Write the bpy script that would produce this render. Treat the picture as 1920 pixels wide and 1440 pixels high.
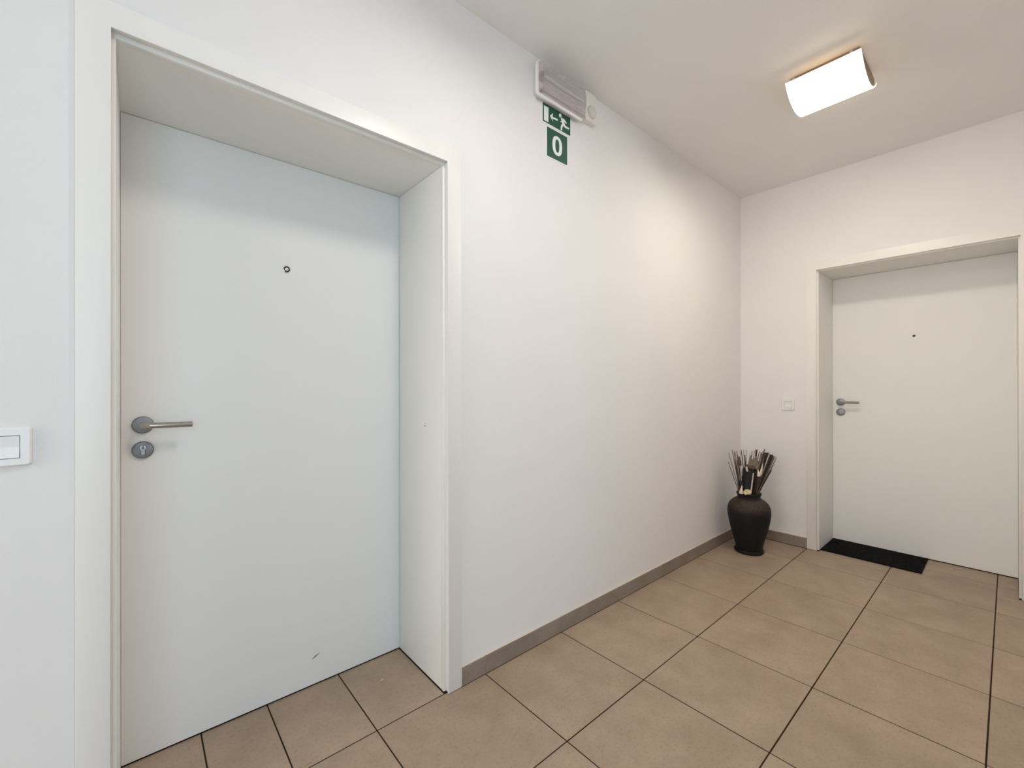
import bpy, bmesh, math, random
from mathutils import Vector, Matrix

random.seed(7)
C = bpy.context.scene.collection
for o in list(bpy.data.objects):
    bpy.data.objects.remove(o)
sc = bpy.context.scene

# ------------------------------------------------------------------ camera
YAW, CAMH, FPX = 0.7143, 1.1769, 809.28
cam_d = bpy.data.cameras.new('camera')
cam_d.sensor_width = 36.0
cam_d.lens = FPX / 1920 * 36.0
cam_d.shift_y = 3.45 / 1920
cam_d.clip_start = 0.02
cam = bpy.data.objects.new('camera', cam_d)
C.objects.link(cam)
_f = Vector((6.55088573e-01, 7.55551852e-01, 6.0e-04))
_r = Vector((0.75555156, -0.65508697, -0.0017))
_u = Vector((8.91385139e-04, -1.56698075e-03, 9.99998375e-01))
_m = Matrix((_r, _u, -_f)).transposed().to_4x4()
_m.translation = (0, 0, CAMH)
cam.matrix_world = _m
sc.camera = cam

# ------------------------------------------------------------------ world, added window light, exposure
wd = bpy.data.worlds.new('world')
sc.world = wd
wd.use_nodes = True
wd.node_tree.nodes['Background'].inputs[0].default_value = (0.80, 0.90, 1.0, 1)
wd.node_tree.nodes['Background'].inputs[1].default_value = 0.3

def area(name, loc, target, sx, sy, power, col):
    d = bpy.data.lights.new(name, 'AREA')
    d.shape = 'RECTANGLE'
    d.size, d.size_y, d.energy, d.color = sx, sy, power, col
    o = bpy.data.objects.new(name, d)
    C.objects.link(o)
    o.location = loc
    o.rotation_euler = (Vector(target) - Vector(loc)).to_track_quat('-Z', 'Y').to_euler()
    return o

# added window lights: cool daylight behind the camera, warm fill at the near end
ADDED_DAY_FRONT = area('added_daylight_front', (-0.95, -2.62, 1.35), (-0.95, 0, 1.35), 1.5, 2.3, 49, (0.54, 0.79, 1.0))
FILL_END = area('warm_fill_end', (-2.92, 0.75, 1.3), (0, 0.75, 1.3), 1.1, 2.3, 50, (1.0, 0.91, 0.82))
LAMP2_X = 0.92
LAMP_GLASS, LAMP_GLASS_2 = 94.0, 78.0
LAMP_BULB = 70.0

sc.view_settings.view_transform = 'Standard'
sc.view_settings.look = 'None'
sc.view_settings.gamma = 1.0
sc.view_settings.use_curve_mapping = False
sc.view_settings.exposure = 0.0
sc.cycles.sample_clamp_indirect = 6.0
sc.cycles.max_bounces = 10
sc.cycles.diffuse_bounces = 7

# ------------------------------------------------------------------ materials
def new_mat(name):
    m = bpy.data.materials.new(name)
    m.use_nodes = True
    nt = m.node_tree
    b = nt.nodes['Principled BSDF']
    return m, nt, b

def srgb(r, g, b):
    f = lambda c: (c / 255) / 12.92 if c / 255 <= 0.04045 else (((c / 255) + 0.055) / 1.055) ** 2.4
    return (f(r), f(g), f(b), 1)

def simple(name, col, rough=0.5, metal=0.0, spec=0.5, bump=0.0, bscale=200.0, var=0.0, vscale=4.0):
    m, nt, b = new_mat(name)
    b.inputs['Base Color'].default_value = col
    b.inputs['Roughness'].default_value = rough
    b.inputs['Metallic'].default_value = metal
    b.inputs['Specular IOR Level'].default_value = spec
    tc = nt.nodes.new('ShaderNodeTexCoord')
    if var:
        n = nt.nodes.new('ShaderNodeTexNoise')
        n.inputs['Scale'].default_value = vscale
        n.inputs['Detail'].default_value = 5
        nt.links.new(tc.outputs['Object'], n.inputs['Vector'])
        mr = nt.nodes.new('ShaderNodeMapRange')
        mr.inputs[1].default_value, mr.inputs[2].default_value = 0.3, 0.7
        mr.inputs[3].default_value, mr.inputs[4].default_value = 1 - var, 1 + var
        nt.links.new(n.outputs[0], mr.inputs[0])
        mx = nt.nodes.new('ShaderNodeVectorMath')
        mx.operation = 'SCALE'
        mx.inputs[0].default_value = col[:3]
        nt.links.new(mr.outputs[0], mx.inputs['Scale'])
        nt.links.new(mx.outputs[0], b.inputs['Base Color'])
    if bump:
        n = nt.nodes.new('ShaderNodeTexNoise')
        n.inputs['Scale'].default_value = bscale
        n.inputs['Detail'].default_value = 3
        nt.links.new(tc.outputs['Object'], n.inputs['Vector'])
        bp = nt.nodes.new('ShaderNodeBump')
        bp.inputs['Strength'].default_value = bump
        bp.inputs['Distance'].default_value = 0.002
        nt.links.new(n.outputs[0], bp.inputs['Height'])
        nt.links.new(bp.outputs[0], b.inputs['Normal'])
    return m

M = {}
M['wall'] = simple('wall_paint', (0.80, 0.79, 0.785, 1), 0.75, spec=0.25, bump=0.12, bscale=160, var=0.012, vscale=3)
M['ceil'] = simple('ceiling_paint', (0.82, 0.81, 0.80, 1), 0.85, spec=0.2, bump=0.1, bscale=140, var=0.01)
M['door'] = simple('door_laminate', (0.835, 0.835, 0.825, 1), 0.42, spec=0.4, bump=0.03, bscale=300)
M['frame'] = simple('frame_lacquer', (0.82, 0.81, 0.785, 1), 0.38, spec=0.4)
M['lining'] = simple('lining_laminate', (0.84, 0.84, 0.81, 1), 0.42, spec=0.4, bump=0.03, bscale=300)
M['joint_shade'] = simple('joint_shade_grey', (0.50, 0.47, 0.44, 1), 0.9)  # grey that paints the shadow along the casing joint
M['seal'] = simple('frame_seal', (0.82, 0.815, 0.78, 1), 0.5)
M['gap'] = simple('dark_gap', (0.012, 0.011, 0.010, 1), 0.9, spec=0.1)
M['grout'] = simple('grout', srgb(52, 38, 28), 0.95, spec=0.1, var=0.2, vscale=12)
M['steel'] = simple('brushed_steel', (0.47, 0.44, 0.40, 1), 0.2, metal=1.0)
M['rosette'] = simple('satin_rosette', (0.30, 0.33, 0.36, 1), 0.42, metal=0.85)
M['rosette_edge'] = simple('rosette_edge', (0.05, 0.055, 0.065, 1), 0.35, metal=0.9)
M['chrome'] = simple('chrome', (0.75, 0.74, 0.72, 1), 0.12, metal=1.0)
M['black'] = simple('black_hole', (0.006, 0.006, 0.006, 1), 0.6)
M['plastic'] = simple('white_plastic', (0.82, 0.815, 0.80, 1), 0.3, spec=0.5)
M['plastic_grey'] = simple('grey_plastic', (0.62, 0.61, 0.61, 1), 0.4)
M['sensor'] = simple('cream_plastic', (0.79, 0.765, 0.72, 1), 0.45)
M['dome'] = simple('sensor_dome', (0.66, 0.63, 0.58, 1), 0.25)
M['green'] = simple('safety_green', srgb(22, 82, 64), 0.45, var=0.08, vscale=30)
M['print'] = simple('print_white', (0.84, 0.88, 0.87, 1), 0.5)
M['tube'] = simple('fluorescent_tube', (0.80, 0.76, 0.75, 1), 0.25)
M['reflector'] = simple('reflector', (0.55, 0.515, 0.50, 1), 0.4, spec=0.5)
M['pcb'] = simple('lamp_holder', (0.13, 0.10, 0.09, 1), 0.5)
M['mat'] = simple('mat_bristle', (0.0075, 0.0075, 0.008, 1), 0.95, spec=0.12, bump=1.0, bscale=260, var=0.5, vscale=160)
M['switch_gap'] = simple('switch_gap', (0.09, 0.09, 0.09, 1), 0.8)
M['scuff'] = simple('scuff', (0.03, 0.03, 0.03, 1), 0.8)
M['scuff_light'] = simple('scuff_light', (0.30, 0.30, 0.28, 1), 0.8)
M['crumb'] = simple('crumb', (0.72, 0.55, 0.22, 1), 0.6, var=0.25, vscale=300)
M['tray'] = simple('lamp_tray', (0.26, 0.19, 0.13, 1), 0.45, metal=0.3)
M['stick_dark'] = simple('stick_dark', (0.025, 0.018, 0.014, 1), 0.8, var=0.3, vscale=60)
M['stick_mid'] = simple('stick_mid', (0.075, 0.052, 0.040, 1), 0.8, var=0.35, vscale=60)
M['stick_light'] = simple('stick_light', (0.19, 0.145, 0.115, 1), 0.8, var=0.25, vscale=60)
M['stick_pale'] = simple('stick_pale', (0.58, 0.52, 0.44, 1), 0.7, var=0.1, vscale=60)
M['pod_navy'] = simple('pod_navy', (0.010, 0.012, 0.017, 1), 0.75, var=0.3, vscale=40)
M['pod_brown'] = simple('pod_brown', (0.10, 0.066, 0.05, 1), 0.8, bump=0.6, bscale=120, var=0.4, vscale=50)
M['leaf_grey'] = simple('leaf_grey', (0.22, 0.175, 0.145, 1), 0.85, var=0.25, vscale=60)
M['shell'] = simple('shell', (0.74, 0.66, 0.54, 1), 0.4, var=0.12, vscale=70)
M['shell_olive'] = simple('shell_olive', (0.62, 0.53, 0.33, 1), 0.5, bump=0.5, bscale=120, var=0.3, vscale=40)

def vase_mat():
    m, nt, b = new_mat('vase_clay')
    tc = nt.nodes.new('ShaderNodeTexCoord')
    n = nt.nodes.new('ShaderNodeTexNoise')
    n.inputs['Scale'].default_value, n.inputs['Detail'].default_value = 55, 6
    n2 = nt.nodes.new('ShaderNodeTexNoise')
    n2.inputs['Scale'].default_value, n2.inputs['Detail'].default_value = 9, 3
    sep = nt.nodes.new('ShaderNodeSeparateXYZ')
    nt.links.new(tc.outputs['Object'], n.inputs['Vector'])
    nt.links.new(tc.outputs['Object'], n2.inputs['Vector'])
    nt.links.new(tc.outputs['Object'], sep.inputs[0])
    # rubbed brown clay on the shoulder of the vase, above about 29 cm
    mr = nt.nodes.new('ShaderNodeMapRange')
    mr.inputs[1].default_value, mr.inputs[2].default_value = 0.285, 0.34
    nt.links.new(sep.outputs[2], mr.inputs[0])
    mu = nt.nodes.new('ShaderNodeMath'); mu.operation = 'MULTIPLY'
    nt.links.new(mr.outputs[0], mu.inputs[0]); nt.links.new(n.outputs[0], mu.inputs[1])
    r = nt.nodes.new('ShaderNodeValToRGB')
    r.color_ramp.elements[0].color = (0.006, 0.006, 0.007, 1)
    r.color_ramp.elements[1].position = 0.62
    r.color_ramp.elements[1].color = (0.052, 0.034, 0.026, 1)
    nt.links.new(mu.outputs[0], r.inputs[0])
    nt.links.new(r.outputs[0], b.inputs['Base Color'])
    b.inputs['Roughness'].default_value = 0.62
    b.inputs['Specular IOR Level'].default_value = 0.3
    bp = nt.nodes.new('ShaderNodeBump')
    bp.inputs['Strength'].default_value, bp.inputs['Distance'].default_value = 0.5, 0.003
    nt.links.new(n.outputs[0], bp.inputs['Height'])
    nt.links.new(bp.outputs[0], b.inputs['Normal'])
    return m
M['vase'] = vase_mat()
M['vase_dark'] = simple('vase_dark_clay', (0.007, 0.007, 0.008, 1), 0.6, spec=0.3, bump=0.3, bscale=60, var=0.3, vscale=40)

def tile_mat(name, c0, c1, rough):
    m, nt, b = new_mat(name)
    geo = nt.nodes.new('ShaderNodeNewGeometry')
    oi = nt.nodes.new('ShaderNodeObjectInfo')
    add = nt.nodes.new('ShaderNodeVectorMath'); add.operation = 'MULTIPLY_ADD'
    comb = nt.nodes.new('ShaderNodeCombineXYZ')
    for i in range(3):
        nt.links.new(oi.outputs['Random'], comb.inputs[i])
    nt.links.new(comb.outputs[0], add.inputs[0])
    add.inputs[1].default_value = (37, 61, 0)
    nt.links.new(geo.outputs['Position'], add.inputs[2])
    n = nt.nodes.new('ShaderNodeTexNoise')
    n.inputs['Scale'].default_value, n.inputs['Detail'].default_value, n.inputs['Roughness'].default_value = 5.5, 8, 0.62
    nt.links.new(add.outputs[0], n.inputs['Vector'])
    r = nt.nodes.new('ShaderNodeValToRGB')
    r.color_ramp.elements[0].position, r.color_ramp.elements[0].color = 0.30, c0
    r.color_ramp.elements[1].position, r.color_ramp.elements[1].color = 0.70, c1
    nt.links.new(n.outputs[0], r.inputs[0])
    # fine speckle and small dark pits of the stoneware
    n2 = nt.nodes.new('ShaderNodeTexNoise')
    n2.inputs['Scale'].default_value, n2.inputs['Detail'].default_value = 90, 4
    nt.links.new(add.outputs[0], n2.inputs['Vector'])
    r2 = nt.nodes.new('ShaderNodeValToRGB')
    r2.color_ramp.elements[0].position, r2.color_ramp.elements[0].color = 0.27, (0.62, 0.62, 0.62, 1)
    r2.color_ramp.elements[1].position, r2.color_ramp.elements[1].color = 0.47, (1, 1, 1, 1)
    nt.links.new(n2.outputs[0], r2.inputs[0])
    mx = nt.nodes.new('ShaderNodeMix'); mx.data_type = 'RGBA'; mx.blend_type = 'MULTIPLY'
    mx.inputs[0].default_value = 0.5
    nt.links.new(r.outputs[0], mx.inputs[6]); nt.links.new(r2.outputs[0], mx.inputs[7])
    # each tile comes out of the kiln a little lighter or darker
    mr = nt.nodes.new('ShaderNodeMapRange')
    mr.inputs[3].default_value, mr.inputs[4].default_value = 0.955, 1.045
    nt.links.new(oi.outputs['Random'], mr.inputs[0])
    sc_ = nt.nodes.new('ShaderNodeVectorMath'); sc_.operation = 'SCALE'
    nt.links.new(mx.outputs[2], sc_.inputs[0]); nt.links.new(mr.outputs[0], sc_.inputs['Scale'])
    nt.links.new(sc_.outputs[0], b.inputs['Base Color'])
    b.inputs['Roughness'].default_value = rough
    b.inputs['Specular IOR Level'].default_value = 0.35
    bp = nt.nodes.new('ShaderNodeBump')
    bp.inputs['Strength'].default_value, bp.inputs['Distance'].default_value = 0.12, 0.002
    nt.links.new(n2.outputs[0], bp.inputs['Height'])
    nt.links.new(bp.outputs[0], b.inputs['Normal'])
    return m
M['tile'] = tile_mat('floor_stoneware', srgb(153, 134, 115), srgb(172, 153, 133), 0.46)
M['skirt'] = tile_mat('skirting_stoneware', srgb(128, 116, 106), srgb(152, 140, 130), 0.5)
M['skirt_joint'] = simple('skirting_joint', srgb(142, 132, 122), 0.9)
M['skirt_edge'] = simple('skirting_edge', srgb(214, 200, 184), 0.7)

def diffuser_mat():
    m, nt, b = new_mat('clear_diffuser')
    out = nt.nodes['Material Output']
    tr = nt.nodes.new('ShaderNodeBsdfTransparent')
    tr.inputs[0].default_value = (0.93, 0.90, 0.90, 1)
    b.inputs['Base Color'].default_value = (0.62, 0.58, 0.58, 1)
    b.inputs['Roughness'].default_value = 0.12
    mix = nt.nodes.new('ShaderNodeMixShader')
    mix.inputs[0].default_value = 0.42
    nt.links.new(tr.outputs[0], mix.inputs[1]); nt.links.new(b.outputs[0], mix.inputs[2])
    nt.links.new(mix.outputs[0], out.inputs[0])
    return m
M['diffuser'] = diffuser_mat()

def pane_mat():
    m, nt, b = new_mat('window_glass')
    out = nt.nodes['Material Output']
    tr = nt.nodes.new('ShaderNodeBsdfTransparent')
    gl = nt.nodes.new('ShaderNodeBsdfGlossy'); gl.inputs['Roughness'].default_value = 0.02
    mix = nt.nodes.new('ShaderNodeMixShader'); mix.inputs[0].default_value = 0.06
    nt.links.new(tr.outputs[0], mix.inputs[1]); nt.links.new(gl.outputs[0], mix.inputs[2])
    nt.links.new(mix.outputs[0], out.inputs[0])
    return m
M['pane'] = pane_mat()

def emit_mat(name, col, s):
    m, nt, b = new_mat(name)
    b.inputs['Base Color'].default_value = (0.8, 0.78, 0.7, 1)
    b.inputs['Roughness'].default_value = 0.25
    b.inputs['Emission Color'].default_value = col
    b.inputs['Emission Strength'].default_value = s
    return m
def opal_mat(strength, col=(1.0, 0.915, 0.80, 1)):
    # opal glass lit from inside: brightest under the bulb, fading towards its two rims
    m, nt, b = new_mat('lit_opal_glass')
    b.inputs['Base Color'].default_value = (0.8, 0.78, 0.7, 1)
    b.inputs['Roughness'].default_value = 0.25
    b.inputs['Emission Color'].default_value = col
    tc = nt.nodes.new('ShaderNodeTexCoord')
    sep = nt.nodes.new('ShaderNodeSeparateXYZ')
    nt.links.new(tc.outputs['Object'], sep.inputs[0])
    mr = nt.nodes.new('ShaderNodeMapRange')
    mr.inputs[1].default_value, mr.inputs[2].default_value = -0.040, -0.112
    mr.inputs[3].default_value, mr.inputs[4].default_value = 0.0, 1.0
    nt.links.new(sep.outputs[2], mr.inputs[0])
    pw = nt.nodes.new('ShaderNodeMath'); pw.operation = 'POWER'; pw.inputs[1].default_value = 3.2
    nt.links.new(mr.outputs[0], pw.inputs[0])
    mr2 = nt.nodes.new('ShaderNodeMapRange')
    mr2.inputs[3].default_value, mr2.inputs[4].default_value = 1.0, strength
    nt.links.new(pw.outputs[0], mr2.inputs[0])
    nt.links.new(mr2.outputs[0], b.inputs['Emission Strength'])
    return m
M['glass_lit'] = opal_mat(LAMP_GLASS)
M['glass_lit_2'] = opal_mat(LAMP_GLASS_2, (1.0, 0.935, 0.86, 1))
M['opal_inner'] = simple('opal_glass_inner', (0.80, 0.72, 0.60, 1), 0.4)
M['glass_edge'] = emit_mat('lit_glass_edge', (1.0, 0.88, 0.70, 1), 1.6)
M['bulb'] = emit_mat('halogen_bulb', (1.0, 0.80, 0.55, 1), LAMP_BULB)

# ------------------------------------------------------------------ helpers
def obj(name, bm, mat, parent=None, origin=(0, 0, 0), smooth=False, **props):
    """link bm (world coordinates) as ONE mesh; origin = world position of the object's (and its parent's) pivot"""
    bmesh.ops.translate(bm, verts=bm.verts, vec=-Vector(origin))
    bmesh.ops.recalc_face_normals(bm, faces=bm.faces)
    me = bpy.data.meshes.new(name)
    bm.to_mesh(me); bm.free()
    if smooth:
        for p in me.polygons:
            p.use_smooth = True
        me.set_sharp_from_angle(angle=math.radians(35))
    for mm in (mat if isinstance(mat, (list, tuple)) else [mat]):
        me.materials.append(mm)
    o = bpy.data.objects.new(name, me)
    C.objects.link(o)
    if parent is not None:
        o.parent = parent
    else:
        o.location = origin
    for k, v in props.items():
        o[k] = v
    return o

def thing(name, loc, **props):
    o = bpy.data.objects.new(name, None)
    o.empty_display_size = 0.05
    C.objects.link(o)
    o.location = loc
    for k, v in props.items():
        o[k] = v
    return o

def box(bm, x0, x1, y0, y1, z0, z1, bev=0.0, seg=2):
    vs = [bm.verts.new(p) for p in ((x0, y0, z0), (x1, y0, z0), (x1, y1, z0), (x0, y1, z0),
                                    (x0, y0, z1), (x1, y0, z1), (x1, y1, z1), (x0, y1, z1))]
    fs = [bm.faces.new([vs[i] for i in q]) for q in ((0, 3, 2, 1), (4, 5, 6, 7), (0, 1, 5, 4), (1, 2, 6, 5), (2, 3, 7, 6), (3, 0, 4, 7))]
    if bev:
        es = list({e for f in fs for e in f.edges})
        bmesh.ops.bevel(bm, geom=es, offset=bev, segments=seg, affect='EDGES', profile=0.5)
    return bm

def bx(*a, **k):
    return box(bmesh.new(), *a, **k)

def prism(bm, pts, vec, holes=None):
    """extrude a planar polygon (world points) along vec"""
    v0 = [bm.verts.new(p) for p in pts]
    v1 = [bm.verts.new(Vector(p) + Vector(vec)) for p in pts]
    n = len(pts)
    bm.faces.new(v0); bm.faces.new(list(reversed(v1)))
    for i in range(n):
        bm.faces.new((v0[i], v0[(i + 1) % n], v1[(i + 1) % n], v1[i]))
    return bm

def ring(bm, outer, inner, vec):
    """flat ring between two loops with the same number of points, extruded along vec"""
    n = len(outer); vec = Vector(vec)
    a = [bm.verts.new(p) for p in outer]; b = [bm.verts.new(p) for p in inner]
    c = [bm.verts.new(Vector(p) + vec) for p in outer]; d = [bm.verts.new(Vector(p) + vec) for p in inner]
    for i in range(n):
        j = (i + 1) % n
        bm.faces.new((a[i], a[j], b[j], b[i])); bm.faces.new((c[i], d[i], d[j], c[j]))
        bm.faces.new((a[i], c[i], c[j], a[j])); bm.faces.new((b[i], b[j], d[j], d[i]))
    return bm

def lathe(bm, prof, centre, axis='z', n=40, cap=True):
    """prof: list of (r, h) along axis"""
    c = Vector(centre)
    rows = []
    for r, h in prof:
        row = []
        for k in range(n):
            a = 2 * math.pi * k / n
            p, q = r * math.cos(a), r * math.sin(a)
            v = {'z': Vector((p, q, h)), 'y': Vector((p, h, q)), 'x': Vector((h, p, q))}[axis]
            row.append(bm.verts.new(c + v))
        rows.append(row)
    for a, b in zip(rows, rows[1:]):
        for k in range(n):
            bm.faces.new((a[k], a[(k + 1) % n], b[(k + 1) % n], b[k]))
    if cap:
        bm.faces.new(rows[0]); bm.faces.new(rows[-1])
    return bm

def tube(bm, pts, radii, n=8, cap=True):
    pts = [Vector(p) for p in pts]
    if not isinstance(radii, (list, tuple)):
        radii = [radii] * len(pts)
    rows = []
    prev = None
    for i, p in enumerate(pts):
        t = (pts[min(i + 1, len(pts) - 1)] - pts[max(i - 1, 0)]).normalized()
        a = prev if prev is not None else (Vector((0, 0, 1)) if abs(t.z) < 0.9 else Vector((1, 0, 0)))
        s = (a - t * a.dot(t)).normalized()
        prev = s
        w = t.cross(s)
        rows.append([bm.verts.new(p + (s * math.cos(2 * math.pi * k / n) + w * math.sin(2 * math.pi * k / n)) * radii[i]) for k in range(n)])
    for a, b in zip(rows, rows[1:]):
        for k in range(n):
            bm.faces.new((a[k], a[(k + 1) % n], b[(k + 1) % n], b[k]))
    if cap:
        bm.faces.new(rows[0]); bm.faces.new(rows[-1])
    return bm

def rrect(x0, x1, z0, z1, r, seg=6):
    out = []
    for cx, cz, a0 in ((x1 - r, z1 - r, 0), (x0 + r, z1 - r, 90), (x0 + r, z0 + r, 180), (x1 - r, z0 + r, 270)):
        for k in range(seg + 1):
            a = math.radians(a0 + 90 * k / seg)
            out.append((cx + r * math.cos(a), cz + r * math.sin(a)))
    return out

# ------------------------------------------------------------------ room dimensions (metres)
D, L, H = 1.4129, 3.6532, 2.6765          # left wall plane y=D, far wall plane x=L, ceiling z=H
TH = 0.46                                  # wall thickness (deep door reveals)
XB, YB = -2.70, -2.40                      # near end of the hall and the front behind the camera
CX, CY = 0.80, -0.400                      # corner of the added wall, where the hall narrows into the corridor
LEAF1, LEAF2 = D + 0.3824, L + 0.3812
D1 = dict(xl=-0.049, xr=0.8955, zt=2.037)  # clear opening of the casing
D2 = dict(yl=0.901, yr=-0.041, zt=2.000)
P_TILE, OX, OY = 0.4564, 0.6175, D + 0.0067

# ---- walls
def wall_with_opening_x(y0, y1, x0, x1, z1, openings):
    bm = bmesh.new()
    xs = x0
    for a, b, zb, zt in sorted(openings):
        box(bm, xs, a, y0, y1, 0, z1)
        box(bm, a, b, y0, y1, zt, z1)
        if zb > 0:
            box(bm, a, b, y0, y1, 0, zb)
        xs = b
    box(bm, xs, x1, y0, y1, 0, z1)
    return bm

def wall_with_opening_y(x0, x1, y0, y1, z1, openings):
    bm = bmesh.new()
    ys = y0
    for a, b, zb, zt in sorted(openings):
        box(bm, x0, x1, ys, a, 0, z1)
        box(bm, x0, x1, a, b, zt, z1)
        if zb > 0:
            box(bm, x0, x1, a, b, 0, zb)
        ys = b
    box(bm, x0, x1, ys, y1, 0, z1)
    return bm

obj('wall_left', wall_with_opening_x(D, D + TH, XB - 0.2, L + TH, H, [(D1['xl'] - 0.012, D1['xr'] + 0.012, 0, D1['zt'] + 0.012)]),
    M['wall'], kind='structure', label='white painted wall with the nearer deep-set door and the exit sign')
obj('wall_back', wall_with_opening_y(L, L + TH, CY - 0.2, D, H, [(D2['yr'] - 0.012, D2['yl'] + 0.012, 0, D2['zt'] + 0.012)]),
    M['wall'], kind='structure', label='white painted end wall with the farther door and doormat')
WF = (-1.78, 0.66, 0.18, 2.52)
WE = (0.18, 1.32, 0.13, 2.47)
obj('wall_front', wall_with_opening_x(YB - 0.2, YB, XB - 0.2, CX, H, [WF]), M['wall'], kind='structure',
    label='white wall behind the viewer holding the wide added daylight window')
obj('wall_near', wall_with_opening_y(XB - 0.2, XB, YB, D, H, [WE]), M['wall'], kind='structure',
    label='white wall at the near end of the hall with an added window')
_rw = bmesh.new()  # unseen wall, added to keep window light off the far end
box(_rw, CX, L, CY - 0.2, CY, 0, H)
box(_rw, CX, CX + 0.2, YB - 0.2, CY - 0.2, 0, H)
obj('added_wall_right', _rw, M['wall'], kind='structure', label='added white corridor wall facing the exit sign, out of the view')
obj('ceiling', bx(XB - 0.2, L + TH, YB - 0.2, D + TH, H, H + 0.15), M['ceil'], kind='structure',
    label='plain pale grey painted ceiling carrying one lit lamp')

def window(name, label, x0, x1, y0, y1, z0, z1, along):
    w = thing(name, ((x0 + x1) / 2, (y0 + y1) / 2, z0), kind='structure', label=label)
    fr = bmesh.new()
    t = 0.05
    if along == 'x':
        for a, b, c, d in ((x0, x1, z0, z0 + t), (x0, x1, z1 - t, z1), (x0, x0 + t, z0 + t, z1 - t), (x1 - t, x1, z0 + t, z1 - t),
                           ((x0 + x1) / 2 - t / 2, (x0 + x1) / 2 + t / 2, z0 + t, z1 - t)):
            box(fr, a, b, y0, y1, c, d)
        ym = (y0 + y1) / 2
        pb = bx(x0 + t, x1 - t, ym - 0.003, ym + 0.003, z0 + t, z1 - t)
    else:
        for a, b, c, d in ((y0, y1, z0, z0 + t), (y0, y1, z1 - t, z1), (y0, y0 + t, z0 + t, z1 - t), (y1 - t, y1, z0 + t, z1 - t)):
            box(fr, x0, x1, a, b, c, d)
        xm = (x0 + x1) / 2
        pb = bx(xm - 0.003, xm + 0.003, y0 + t, y1 - t, z0 + t, z1 - t)
    obj('window_frame', fr, M['frame'], w, w.location)
    obj('window_pane', pb, M['pane'], w, w.location)
window('added_window_1', 'wide white framed window added behind the viewer letting in daylight', WF[0], WF[1], YB - 0.14, YB - 0.08, WF[2], WF[3], 'x')  # unseen window, added to carry the front light
window('added_window_2', 'white framed window added at the near end of the hall', XB - 0.14, XB - 0.08, WE[0], WE[1], WE[2], WE[3], 'y')  # unseen window, added to carry the warm fill

# ---- floor: a grout bed with every tile laid in it
floor = obj('floor', bx(XB - 0.2, L + TH, YB - 0.2, D + TH, -0.12, -0.0013), M['grout'], kind='structure',
            label='beige brown square tiles laid in dark grout across the hall')
J = 0.0043
_full = None
def tile_mesh(w, d):
    bm = bx(-w / 2, w / 2, -d / 2, d / 2, -0.008, 0.0, bev=0.0011, seg=1)
    bmesh.ops.recalc_face_normals(bm, faces=bm.faces)
    me = bpy.data.meshes.new('tile'); bm.to_mesh(me); bm.free()
    me.materials.append(M['tile'])
    return me
def tile(x0, x1, y0, y1):
    global _full
    x0 += J / 2; x1 -= J / 2; y0 += J / 2; y1 -= J / 2
    if x1 - x0 < 0.012 or y1 - y0 < 0.012:
        return
    w, d = x1 - x0, y1 - y0
    if abs(w - (P_TILE - J)) < 1e-4 and abs(d - (P_TILE - J)) < 1e-4:
        if _full is None:
            _full = tile_mesh(w, d)
        me = _full
    else:
        me = tile_mesh(w, d)
    o = bpy.data.objects.new('tile', me)
    C.objects.link(o)
    o.parent = floor
    o.location = ((x0 + x1) / 2, (y0 + y1) / 2, random.uniform(-0.0003, 0.0003))
for i in range(-8, 8):
    xa, xb = OX + (i - 1) * P_TILE, OX + i * P_TILE
    for j in range(0, 9):
        yb = OY - j * P_TILE; ya = yb - P_TILE
        a, b, c, d = max(xa, XB), min(xb, L + 0.0), max(ya, YB), min(yb, OY)
        if j == 0:
            d = OY
        if d <= CY - 0.02 and a >= CX:
            continue
        if xa < L < xb:                      # last row runs on into the far doorway where the opening is
            lo, hi = max(c, D2['yr'] + 0.007), min(d, D2['yl'] - 0.009)
            if hi - lo > 0.02:
                tile(a, xb, lo, hi) if (lo, hi) == (c, d) else None
                if (lo, hi) != (c, d):
                    tile(a, L + 0.0, c, d)
                    tile(L + 0.0, min(xb, LEAF2), lo, hi)
                continue
        if a < b and c < d:
            tile(a, b, c, d)
xs = OX + 7 * P_TILE                          # second strip of tiles inside the far doorway
for j in range(0, 4):
    yb = OY - j * P_TILE; ya = yb - P_TILE
    lo, hi = max(ya, D2['yr'] + 0.007), min(yb, D2['yl'] - 0.009)
    if hi - lo > 0.02:
        tile(xs, LEAF2 + 0.03, lo, hi)
rx = [D1['xl'] + 0.009, 0.161, 0.360, OX, D1['xr'] - 0.009]   # tiles inside the nearer doorway
for a, b in zip(rx, rx[1:]):
    tile(a, b, OY, LEAF1 + 0.03)

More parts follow.
